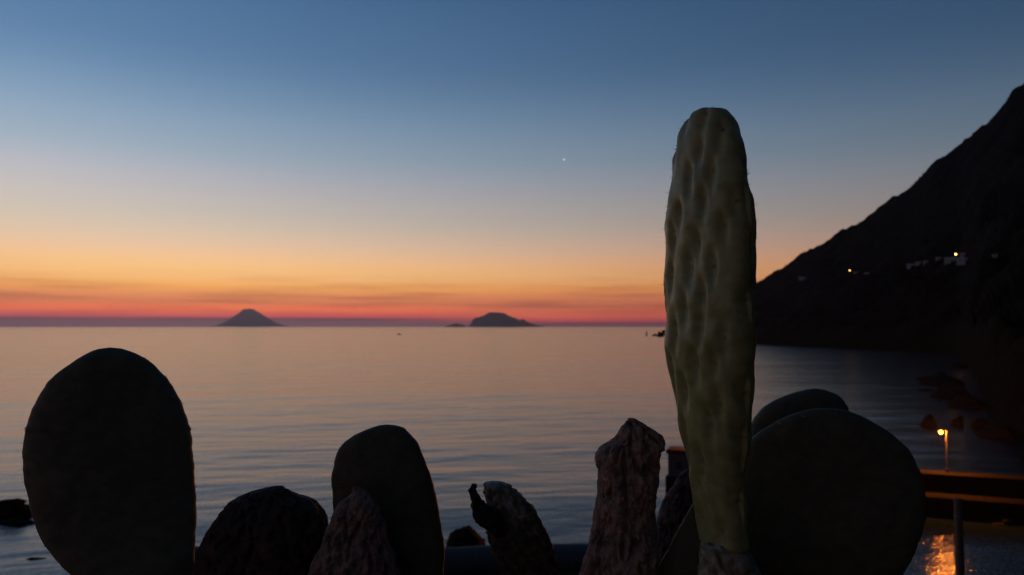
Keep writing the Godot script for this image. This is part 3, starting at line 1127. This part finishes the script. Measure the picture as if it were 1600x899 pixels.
	var creased := func(v: float, u: float, phi: float, edge: float, q: Vector3) -> float:
		var fold := wr.get_noise_3d(q.x * 95.0 + q.y * 55.0, q.y * 16.0 - q.x * 8.0, q.z * 60.0)
		var deep := sin(q.x * 420.0 + q.y * 230.0 + pad_noise.get_noise_3dv(q * 60.0) * 4.0)
		return (fold - 0.2) * 0.0036 + deep * 0.0011 + pad_noise.get_noise_3dv(q * 120.0) * 0.0014
	var pale := func(v: float, u: float, phi: float, edge: float, q: Vector3) -> Color:
		var t := smoothstep(0.135, 0.19, v + pad_noise.get_noise_3dv(q * 40.0) * 0.03)
		return Color(0.24, 0.24, 0.16).lerp(Color(1, 1, 1), t)
	var body := stacked([[752.5, 769, 769], [753, 763, 776], [755, 760, 786], [762, 757.5, 800], [770, 757.5, 809], [781, 761, 819], [795, 763, 832], [812, 763, 842], [830, 762, 852], [844, 766, 858.6], [864, 772, 865.7], [890, 784, 871], [940, 798, 878], [1055, 815, 866]], 0.76, 0.2, 0.017, 0.8, 0.9, 140, 110, creased, pale)
	part("pad", body.mesh, M.withered_skin, w, body.base - w.position)
	var bud := stacked([[756, 738.5, 738.5], [756.6, 736, 741], [760, 734, 742], [765, 733, 743], [770, 732, 744.5], [775, 731.5, 747], [782, 733.5, 750], [786, 735, 757], [795, 737, 768], [805, 742, 776], [815, 748, 783], [825, 759, 788], [838, 772, 790]], 0.742, 0.1, 0.008, 0.8, 0.9, 70, 48, creased)
	var bd := part("bud", bud.mesh, M.shrivelled_skin, w, bud.base - w.position)
	bd.set_meta("label", "dark shrivelled finger shaped bud")


# ---------------------------------------------------------------- stones among the cacti
func stone(called: String, rows: Array, d: float, ratio: float, m: Material, seed_value: int, amp: float, label: String) -> void:
	var n := FastNoiseLite.new()
	n.seed = seed_value
	n.frequency = 1.0
	n.fractal_octaves = 5
	n.fractal_gain = 0.55
	var cell := FastNoiseLite.new()
	cell.seed = seed_value + 1
	cell.noise_type = FastNoiseLite.TYPE_CELLULAR
	cell.cellular_return_type = FastNoiseLite.RETURN_DISTANCE
	cell.frequency = 1.0
	cell.fractal_type = FastNoiseLite.FRACTAL_NONE
	var crack := FastNoiseLite.new()
	crack.seed = seed_value + 2
	crack.frequency = 1.0
	crack.fractal_type = FastNoiseLite.FRACTAL_RIDGED
	crack.fractal_octaves = 3
	var bulge := func(v: float, u: float, phi: float, edge: float, q: Vector3) -> float:
		var k := n.get_noise_3d(q.x * 34.0, q.y * 20.0, q.z * 34.0)
		var small := n.get_noise_3d(q.x * 150.0, q.y * 110.0, q.z * 150.0)
		var facet := cell.get_noise_3d(q.x * 46.0, q.y * 26.0, q.z * 46.0)
		var pit := cell.get_noise_3d(q.x * 130.0, q.y * 80.0, q.z * 130.0)
		var split := smoothstep(0.45, 0.85, crack.get_noise_3d(q.x * 42.0, q.y * 13.0, q.z * 42.0))
		var keep := 1.0 - 0.55 * smoothstep(0.75, 1.0, edge)
		return (k * 1.5 + facet * 1.3 + 0.75 + small * 0.9 - smoothstep(-0.7, -0.95, pit) * 0.8 - split * 1.5) * amp * keep
	var b := stacked(rows, d, 0.0, 1.0, ratio, 0.9, 230, 190, bulge)
	solo(called, b.mesh, m, label, "stone", b.base, "stones among the cacti")


func stones() -> void:
	stone("rounded_stone", [[759.5, 432, 432], [760, 426, 440], [763, 408, 446], [767, 390, 452], [772, 378, 460], [778, 364, 471], [785, 352, 489], [792, 347, 498], [800, 341, 505], [815, 330, 512], [840, 313, 514], [870, 304, 515], [899, 300, 516], [960, 292, 522], [1060, 285, 530]], 0.73, 0.6, M.brown_stone, 71, 0.003, "broad rounded dark brown stone beside the large oval pad")
	stone("jagged_stone", [[760.5, 557, 557], [761, 553, 562], [765, 551, 569], [772, 549, 577], [778, 540, 582], [784.5, 531, 587], [794, 524, 593.5], [812, 516, 601], [831, 506.5, 605], [843, 501, 607], [859, 494, 612], [878, 486, 618], [899, 480, 625], [960, 470, 640], [1070, 455, 655]], 0.69, 0.6, M.red_stone, 72, 0.0034, "narrow jagged reddish stone in front of the flat topped pad")
	stone("pillar_stone", [[653, 985, 985], [653.6, 981, 990], [655, 978, 995], [658, 976, 1000], [666, 971, 1013], [673, 968, 1024], [680, 964, 1033], [685, 960, 1036], [691, 953, 1037.5], [698, 942, 1036.5], [703, 938, 1035], [709, 934.5, 1031], [716, 933, 1028.5], [729, 935.5, 1027], [753, 934, 1026], [794, 929.7, 1024], [837, 922, 1026], [868, 915.7, 1028], [896, 908, 1029], [960, 898, 1036], [1085, 890, 1044]], 0.66, 0.75, M.red_stone, 73, 0.0042, "tall upright reddish pitted stone beside the tallest cactus")
	stone("grey_stone", [[734, 1078, 1078], [735, 1073, 1084], [740, 1066, 1094], [757, 1055, 1105], [775, 1043, 1112], [797, 1033, 1116], [820, 1028, 1118], [860, 1022, 1122], [899, 1018, 1126], [960, 1012, 1130], [1064, 1005, 1134]], 0.73, 0.7, M.grey_stone, 74, 0.003, "dark grey stone between the pillar stone and the tallest cactus")
